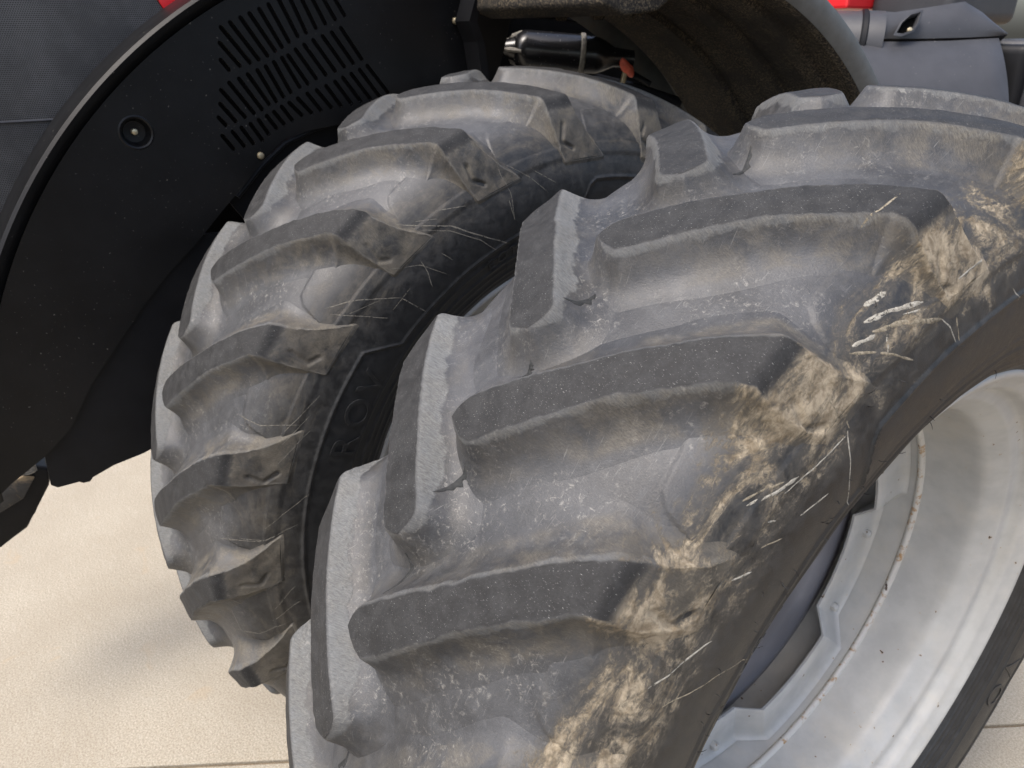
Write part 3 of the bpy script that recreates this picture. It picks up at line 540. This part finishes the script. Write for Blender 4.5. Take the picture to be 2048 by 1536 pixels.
    for q in range(4):
        for da in (10, 37):
            a = math.radians(177 + 90 * q + da); p = Vector((-.053, -.452 * math.cos(a), .452 * math.sin(a)))
            if bolt is None:
                bolt = cyl_mesh("bolt", (0, 0, 0), (.016, 0, 0), [(0, .0115), (.55, .0115), (.8, .010), (1, .005)], 6)
            o = link("bolt", bolt, MAT['rim'], rim, smooth=False); o.location = p; o.rotation_euler = (rng.uniform(0, 6), 0, 0)
    link("hub_disc", lathe("hub", [(-.19, .455), (-.12, .452), (-.10, .446), (-.09, .432), (-.084, .40), (-.078, .30), (-.075, .12), (-.03, .11), (-.03, .001)]), MAT['hub'], W).location = (0, 0, HUB)
    return W, tyre
build_wheel("large_agricultural_tyre", "near tractor tyre with tan mud caked on its shoulder and silver rim showing", 0.0, PH_OUT, MAT['rub_out'], 3, 100, STREAK_OUT, HAIRS, FLAKES[:5] + FLAKES[6:])
build_wheel("large_agricultural_tyre", "farther tractor tyre, partly hidden behind the near one, beside the black vented panel", -DUAL, PH_IN, MAT['rub_in'], 0, 500, STREAK_IN, [(.77, .9), (.75, .55), (.70, 1.1)], [])

# two dark seed husks lying in a tread gap of the near tyre
for nm, lab, s0, th0, L in (("seed_husk", "dark seed husk on the near tyre tread, left one of two", .0175, .9765, .016), ("seed_husk", "dark seed husk on the near tyre tread, right one of two", .0245, .984, .011)):
    p = place(s0, th0, .0035); q = place(s0 + L * .8, th0 + L * .5, .0035); v, f = tube("husk", [tuple(p + (q - p) * k + np.array([0, 0, HUB])) for k in (0, .2, .45, .7, .9, 1)], [.0008, .0032, .0022, .003, .0026, .0006], 7)
    tag(link(nm, mesh_py("husk", v, f), MAT['wood']), lab, "seed husk", "seed husks on the tread")
# ------------------------------------------------------------------ tractor body behind the wheels
T = empty("tractor", (-1.6, 0, 0)); tag(T, "black and red tractor body with vented wheel panel, mesh grille and grey covers", "tractor")
def part(name, me, mat, parent=None, smooth=True, auto=35):
    """mesh in world coordinates, parented to the tractor or one of its parts (all parts keep the tractor's origin)."""
    o = link(name, me, mat, None, smooth, auto)
    if parent is None: o.parent = T; o.location = (1.6, 0, 0)
    else: o.parent = parent
    return o
XP = -1.25
def pol(r, deg, x=None): a = math.radians(deg); return (-r * math.cos(a), HUB + r * math.sin(a))
# vented wheel-well panel: flat sheet with real slots
outline = [pol(1.275, d) for d in np.arange(4, 104, 2)] + [pol(.97, 100), pol(.93, 90), pol(.915, 80), pol(.92, 69), pol(.945, 64), pol(.962, 60), pol(.957, 56), pol(.946, 52), pol(.945, 46), pol(.951, 40), pol(.976, 34), pol(1.0, 28.5), pol(1.026, 23.5), pol(1.078, 16.4), pol(1.116, 10.9), pol(1.175, 7.6), pol(1.25, 5)]
cu = bpy.data.curves.new("panel", 'CURVE'); cu.dimensions = '2D'; cu.fill_mode = 'BOTH'; cu.extrude = .004
def spl(pts):
    sp = cu.splines.new('POLY'); sp.points.add(len(pts) - 1); sp.use_cyclic_u = True
    for p, (a, b) in zip(sp.points, pts): p.co = (a, b, 0, 1)
spl(outline)
_dy, _dz = pol(1.192, 47); spl([(_dy + .031 * math.cos(a), _dz + .031 * math.sin(a)) for a in np.linspace(0, 2 * math.pi, 32, endpoint=False)])
for (y0, z0, y1, z1) in SLOTS:
    a = Vector((y0, z0)); b = Vector((y1, z1)); d = (b - a).normalized(); n = Vector((-d.y, d.x)); w = .0052; pts = []
    for k in range(7): t = math.pi * k / 6; pts.append(b + d * w * math.sin(t) + n * w * math.cos(t))
    for k in range(7): t = math.pi * k / 6; pts.append(a - d * w * math.sin(t) - n * w * math.cos(t))
    spl([(p.x, p.y) for p in pts])
co = bpy.data.objects.new("panel", cu); col.objects.link(co); dg = bpy.context.evaluated_depsgraph_get(); dg.update()
me = bpy.data.meshes.new_from_object(co.evaluated_get(dg)); bpy.data.objects.remove(co)
for v in me.vertices: y, z, x = v.co; v.co = (XP + x, y, z)
me.flip_normals() if False else None
panel = part("wheel_well_panel", me, MAT['black'], smooth=False)
# rolled outer edge of the panel
lipP = [(XP - .003, 1.273), (XP + .004, 1.279), (XP + .016, 1.286), (XP + .024, 1.294), (XP + .026, 1.302), (XP + .020, 1.309), (XP + .004, 1.313), (XP - .03, 1.314), (XP - .10, 1.314)]
A = np.radians(np.arange(3, 105, 1.0)); V = np.array([[(x, -r * math.cos(a), HUB + r * math.sin(a)) for x, r in lipP] for a in A]).reshape(-1, 3)
part("rolled_edge", mesh_np("lip", V, grid_faces(len(A), len(lipP))), MAT['black'], panel)
# lower skirt under the fold, set back
skirt = [pol(.951, 41), pol(.976, 34), pol(1.0, 28.5), pol(1.026, 23.5), pol(1.078, 16.4), pol(1.116, 10.9), pol(1.175, 7.6), (-1.172, 1.068), (-1.16, 1.056), (-1.113, 1.0545), (-1.105, 1.048), (-1.09, 1.047), (-1.082, 1.056), (-1.03, 1.073), (-.956, 1.083), (-.8, 1.13), (-.6, 1.3), (-.55, 1.6), pol(.80, 50)]
part("lower_skirt", bm_mesh("skirt", prism_x(skirt, XP - .030, XP - .012), .0), MAT['navy'], panel, smooth=False)
liner = [pol(.97, 56), pol(.98, 60), pol(.96, 66), pol(.94, 75), pol(.93, 90), pol(.80, 90), pol(.78, 60), pol(.80, 46), pol(.955, 48)]
part("inner_liner", bm_mesh("liner", prism_x(liner, XP - .055, XP - .045), 0), MAT['navy'], panel, smooth=False)
part("seal_lip", mesh_py("seal", *tube("seal", [(XP - .01, *pol(r, d)) for r, d in ((.918, 84), (.917, 72), (.938, 65), (.95, 60), (.944, 55), (.934, 49))], .007, 8)), MAT['navy'], panel)
# dimple with a screw, and panel bolts
y, z = pol(1.192, 47)
dm = [(-.004, .038), (.0006, .037), (.002, .034), (.0, .0305), (-.010, .027), (-.022, .023), (-.024, .0001)]
V = np.array([[(XP + .004 + h, y + r * math.cos(a), z + r * math.sin(a)) for h, r in dm] for a in np.linspace(0, 2 * math.pi, 40, endpoint=False)]).reshape(-1, 3)
part("screw_dimple", mesh_np("dimple", V, grid_faces(40, len(dm), wrap_u=True)), MAT['black'], panel)
for r, d, rad, dx in ((1.192, 47, .0075, -.019), (.968, 55.7, .0085, .003), (1.102, 91.6, .009, .003)):
    y, z = pol(r, d); part("bolt", cyl_mesh("bolt", (XP + dx, y, z), (XP + dx + .009, y, z), [(0, rad), (.6, rad), (.9, rad * .8), (1, rad * .45)], 14), MAT['zinc'], panel)
# black liner painting engine-bay shade behind the slots, with a few shapes
part("bay_shade_liner", bm_mesh("bay", box_bm((-1.85, -.85, 1.35), (-1.62, .75, 2.55)), .01), MAT['void'], smooth=False)
v, f = tube("wire", [(-1.36, -.615, 2.16), (-1.36, -.600, 2.06), (-1.37, -.58, 1.97)], .006, 8); part("white_cable", mesh_py("wire", v, f), plain("pale_cable", (.6, .62, .35), .5))
# hood mesh and red hood corner
XS = -1.42
scr = part("grille_screen", bm_mesh("screen", prism_x([(-1.75, 1.30), (-1.02, 1.30), (-1.02, 1.72), (-.92, 1.86), (-.76, 2.02), (-.655, 2.094), (-.82, 2.42), (-1.75, 2.42)], XS - .01, XS), 0), MAT['screen'], smooth=False)
v, f = tube("seam", [(XS + .001, -1.4, 1.893), (XS + .001, -1.1, 1.893), (XS + .001, -.92, 1.893)], .0035, 8); part("screen_seam", mesh_py("seam", v, f), MAT['cover'], scr)
part("hood_corner", bm_mesh("hood", prism_x([(-.655, 2.098), (-.62, 2.12), (-.5, 2.24), (-.5, 2.5), (-.86, 2.5)], XS - .012, XS + .004), .002), MAT['red'], smooth=False)
# rear fender over the farther tyre: ribbed underside, weathered lip
fp = [(-.470, 1.262), (-.455, 1.250), (-.452, 1.235), (-.457, 1.212), (-.470, 1.196), (-.484, 1.193), (-.490, 1.199), (-.55, 1.203), (-.556, 1.188), (-.60, 1.188), (-.606, 1.203), (-.70, 1.205), (-.706, 1.190), (-.76, 1.190), (-.766, 1.205), (-.90, 1.207), (-.906, 1.192), (-.95, 1.192), (-.956, 1.207), (-1.14, 1.208)]
A = np.radians(np.arange(103, 172, 1.0)); V = np.array([[(x, -r * math.cos(a), HUB + r * math.sin(a)) for x, r in fp] for a in A]).reshape(-1, 3)
fender = part("fender", mesh_np("fender", V, grid_faces(len(A), len(fp))), MAT['muddy'], auto=40)
lp = [(-.470, 1.263), (-.4535, 1.2515), (-.450, 1.235), (-.455, 1.212), (-.466, 1.1985)]
V = np.array([[(x, -r * math.cos(a), HUB + r * math.sin(a)) for x, r in lp] for a in A]).reshape(-1, 3); part("fender_lip", mesh_np("lip", V, grid_faces(len(A), len(lp))), MAT['lip'], fender)
tp = [(-.470, 1.263), (-.60, 1.275), (-1.0, 1.28), (-1.24, 1.27), (-1.26, 1.2)]
V = np.array([[(x, -r * math.cos(a), HUB + r * math.sin(a)) for x, r in tp] for a in A]).reshape(-1, 3); part("fender_top", mesh_np("ftop", V, grid_faces(len(A), len(tp))), MAT['lip'], fender)
# fender front beam with bolt heads and bracket arm
beam = part("fender_beam", bm_mesh("beam", prism_x([(.035, 2.125), (.10, 2.105), (.20, 2.115), (.235, 2.135), (.235, 2.32), (.02, 2.32)], -1.18, -.66), .012, 3), MAT['muddy'], fender, auto=45)
for x in (-.72, -.86, -1.0): part("bolt", cyl_mesh("bolt", (x, .20, 2.122), (x, .20, 2.100), [(0, .016), (.7, .016), (1, .012)], 6), MAT['muddy'], fender, smooth=False)
arm = [(-1.17, .04, 2.16), (-1.19, .03, 2.10), (-1.20, .06, 2.05), (-1.205, .075, 1.98), (-1.205, .08, 1.90)]
V = []; F = []
for i, p in enumerate(arm):
    for dx, dy in ((-.035, -.012), (.035, -.012), (.035, .012), (-.035, .012)): V.append((p[0] + dx, p[1] + dy, p[2]))
for i in range(len(arm) - 1):
    for k in range(4): F.append([i * 4 + k, i * 4 + (k + 1) % 4, i * 4 + 4 + (k + 1) % 4, i * 4 + 4 + k])
F += [[3, 2, 1, 0], [16, 17, 18, 19]]
part("bracket_arm", mesh_py("arm", V, F), MAT['navy'], fender, smooth=False)
# filter canister with cast end cross, band and head
c0 = Vector((-1.415, .352, 2.027)); c1 = Vector((-1.272, .562, 2.007)); ax = (c1 - c0).normalized()
can = part("filter_canister", cyl_mesh("can", c0, c1, [(0, .036), (.03, .046), (.10, .056), (.16, .0585), (.9, .0585), (.93, .057), (1, .057)], 40), MAT['filter'], auto=60)
part("filter_band", cyl_mesh("band", c0 + ax * .205, c0 + ax * .222, [(0, .0585), (.2, .0635), (.8, .0635), (1, .0585)], 40), MAT['cast'], can)
part("filter_head", cyl_mesh("head", c0 + ax * .222, c0 + ax * .38, [(0, .058), (.25, .056), (.4, .047), (.6, .030), (1, .026)], 32), MAT['filter'], can)
u = ax.orthogonal().normalized(); w = ax.cross(u)
for k in range(4):
    a = math.pi / 4 + k * math.pi / 2; d = u * math.cos(a) + w * math.sin(a); v, f = tube("spoke", [c0 - ax * .030 + d * .006, c0 - ax * .026 + d * .022, c0 - ax * .006 + d * .036, c0 + ax * .022 + d * .050], [.009, .007, .008, .006], 8); part("end_spoke", mesh_py("spoke", v, f), MAT['cast'], can)
part("end_cap", cyl_mesh("cap", c0 - ax * .045, c0 + ax * .005, [(0, .018), (.3, .026), (1, .036)], 24), MAT['filter'], can)
# small faded red wing valve
q = Vector((-1.20, .640, 1.972)); 
bm = bmesh.new(); bmesh.ops.create_uvsphere(bm, u_segments=16, v_segments=10, radius=1)
for v in bm.verts:
    x, y, z = v.co; k = 1 + .5 * abs(y) ** 1.2; v.co = Vector((q.x + x * .016, q.y + y * .030 , q.z + z * .018 * k - y * .018))
valve = part("wing_valve", bm_mesh("wing", bm), MAT['orange']); part("valve_stem", cyl_mesh("stem", (-1.22, .635, 1.90), (-1.205, .640, 1.97), [(0, .010), (1, .009)], 12), MAT['zinc'], valve)
# machinery behind the gap, its box black with painted shade
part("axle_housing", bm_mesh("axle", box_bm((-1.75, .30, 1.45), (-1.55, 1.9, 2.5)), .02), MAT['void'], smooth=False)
for i, (a, b, rr) in enumerate((((-1.5, .2, 2.12), (-1.3, .62, 2.10), .014), ((-1.45, .5, 1.95), (-1.15, .85, 1.86), .018), ((-1.5, .55, 2.05), (-1.2, .75, 1.92), .010))):
    a = Vector(a); b = Vector(b); v, f = tube("pipe", [a, a.lerp(b, .3) + Vector((0, 0, .02)), a.lerp(b, .7) + Vector((0, 0, .015)), b], rr, 10); part("pipe", mesh_py("pipe", v, f), MAT['navy'])
# grey moulded covers at the right
def shell(name, pts_lo, pts_hi, depth, mat, parent=None, bulge=.03, n=26, m=10, bevel=True):
    """curved plastic panel between a lower and an upper edge line, bulged towards the outside (+X -Y) and closed behind."""
    lo = np.array(pts_lo, float); hi = np.array(pts_hi, float)
    def rs(P): L = np.arange(len(P)); t = np.linspace(0, L[-1], n); return np.stack([np.interp(t, L, P[:, i]) for i in range(3)], -1)
    lo, hi = rs(lo), rs(hi); nrm = np.array([.62, -.66, .42]); nrm /= np.linalg.norm(nrm)
    rows = []
    for j in range(m):
        t = j / (m - 1); e = lo * (1 - t) + hi * t; b = bulge * (1 - (2 * t - 1) ** 2); uu = np.linspace(0, 1, n); eb = np.minimum(1, np.minimum(uu, 1 - uu) * 14)[:, None]
        rows.append(e + nrm * b * (.6 + .4 * eb))
    first = rows[0] - nrm * depth; last = rows[-1] - nrm * depth; rows = [first, rows[0] - nrm * .004] + rows + [rows[-1] - nrm * .004, last]
    V = np.stack(rows, 1).reshape(-1, 3); me = mesh_np(name, V, grid_faces(n, len(rows), flip=True))
    bm = bmesh.new(); bm.from_mesh(me); bmesh.ops.holes_fill(bm, edges=[e for e in bm.edges if e.is_boundary], sides=0); bmesh.ops.recalc_face_normals(bm, faces=bm.faces); bm.to_mesh(me); bm.free()
    return part(name, me, mat, parent, auto=40)
cov = shell("side_cover", [(-.768, 1.124, 1.837), (-.632, 1.30, 1.823), (-.538, 1.429, 1.823), (-.43, 1.585, 1.823)], [(-.855, 1.273, 2.049), (-.749, 1.418, 2.047), (-.655, 1.551, 2.050), (-.565, 1.682, 2.058)], .12, MAT['cover'], None, .035)
cov2 = shell("upper_cover", [(-0.856, 1.277, 2.056), (-0.791, 1.368, 2.056), (-0.705, 1.487, 2.056), (-0.63, 1.593, 2.059), (-0.588, 1.653, 2.062), (-0.552, 1.705, 2.065)], [(-0.855, 1.367, 2.14), (-0.798, 1.441, 2.134), (-0.746, 1.524, 2.147), (-0.676, 1.635, 2.165), (-0.63, 1.672, 2.133), (-0.561, 1.716, 2.071)], .10, MAT["cover"], cov, .014)
# recessed pocket with its rim and bolt
pk = [(-.749, 1.379, 2.069), (-.748, 1.40, 2.10), (-.741, 1.430, 2.122), (-.726, 1.461, 2.130), (-.720, 1.447, 2.103), (-.720, 1.425, 2.078), (-.735, 1.395, 2.066)]
ctr = np.mean(pk, 0); nv = np.array([.73, -.53, .44]); V = []; F = []
for sc, dz in ((1.22, .006), (1.0, .0075), (.86, .002), (.80, -.012)):
    for q in pk: V.append(tuple(ctr + (np.array(q) - ctr) * sc + nv * dz * 1.0))
n = len(pk)
for i in range(3):
    for k in range(n): F.append([i * n + k, i * n + (k + 1) % n, (i + 1) * n + (k + 1) % n, (i + 1) * n + k])
part("pocket_rim", mesh_py("pocket", V, F), MAT['cover'], cov2)
part("pocket_floor", mesh_py("pocketf", V[-n:], [list(range(n))]), MAT['void'], cov2, smooth=False)
b0 = Vector((-.728, 1.420, 2.079)); part("bolt", cyl_mesh("bolt", b0, b0 + Vector((.008, -.006, .005)), [(0, .008), (.7, .008), (1, .005)], 12), MAT['zinc'], cov2)
duct = part("round_duct", cyl_mesh("duct", (-1.22, 1.13, 2.045), (-.83, 1.43, 2.03), [(0, .105), (.8, .105), (.86, .108), (1, .108)], 48), MAT['cover'], None, auto=60)
part("duct_ring", cyl_mesh("ring", (-.885, 1.385, 2.032), (-.868, 1.398, 2.0315), [(0, .1085), (.2, .113), (.8, .113), (1, .1085)], 48), MAT['navy'], duct)
endc = part("end_cover", bm_mesh("endc", box_bm((-.62, 1.74, 1.70), (-.40, 1.95, 2.055)), .035, 4), MAT['cover'], None, auto=50)
part("dark_recess", bm_mesh("rec", box_bm((-.60, 1.69, 1.75), (-.47, 1.755, 2.04)), .03, 4), MAT['navy'], endc, auto=50)
part("top_cover", bm_mesh("topc", box_bm((-1.02, 1.66, 2.10), (-.72, 2.15, 2.42)), .04, 4), MAT['cover'], None, auto=50)
part("rear_red_panel", bm_mesh("redp", box_bm((-1.16, 1.52, 2.15), (-1.02, 1.80, 2.6)), .01), MAT['red'], smooth=False)
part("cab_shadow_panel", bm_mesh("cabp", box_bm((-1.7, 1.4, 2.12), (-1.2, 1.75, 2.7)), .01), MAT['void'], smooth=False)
# step at the lower left: muddy bracket with a rubber pad
step = part("step_tread", bm_mesh("step", prism_x([(-1.62, .58), (-1.354, .655), (-1.275, .69), (-1.245, .735), (-1.185, .815), (-1.172, .872), (-1.21, .893), (-1.62, .77)], -1.86, -1.74), .012, 3), MAT['navy'], auto=45)
part("step_pad", bm_mesh("pad", prism_x([(-1.60, .70), (-1.33, .775), (-1.26, .80), (-1.215, .86), (-1.24, .875), (-1.60, .765)], -1.74, -1.728), .004, 2), plain("muddy_step_pad", (.03, .029, .028), .6, .3, 30, .5, 0, (.20, .15, .09), .5), step, auto=45)
v, f = tube("spring", [(-1.735, -1.225 + .018 * math.cos(a) , .878 + .018 * math.sin(a) * .5 + a * .0011) for a in np.linspace(0, 25, 90)], .004, 6); part("coil_spring", mesh_py("spring", v, f), MAT['cast'], step)
part("step_gap_box", bm_mesh("mount", box_bm((-1.98, -1.6, .80), (-1.90, -1.165, 1.2)), .01), MAT["void"], step, smooth=False)  # added black box closing the gap behind the step, shade in its colour
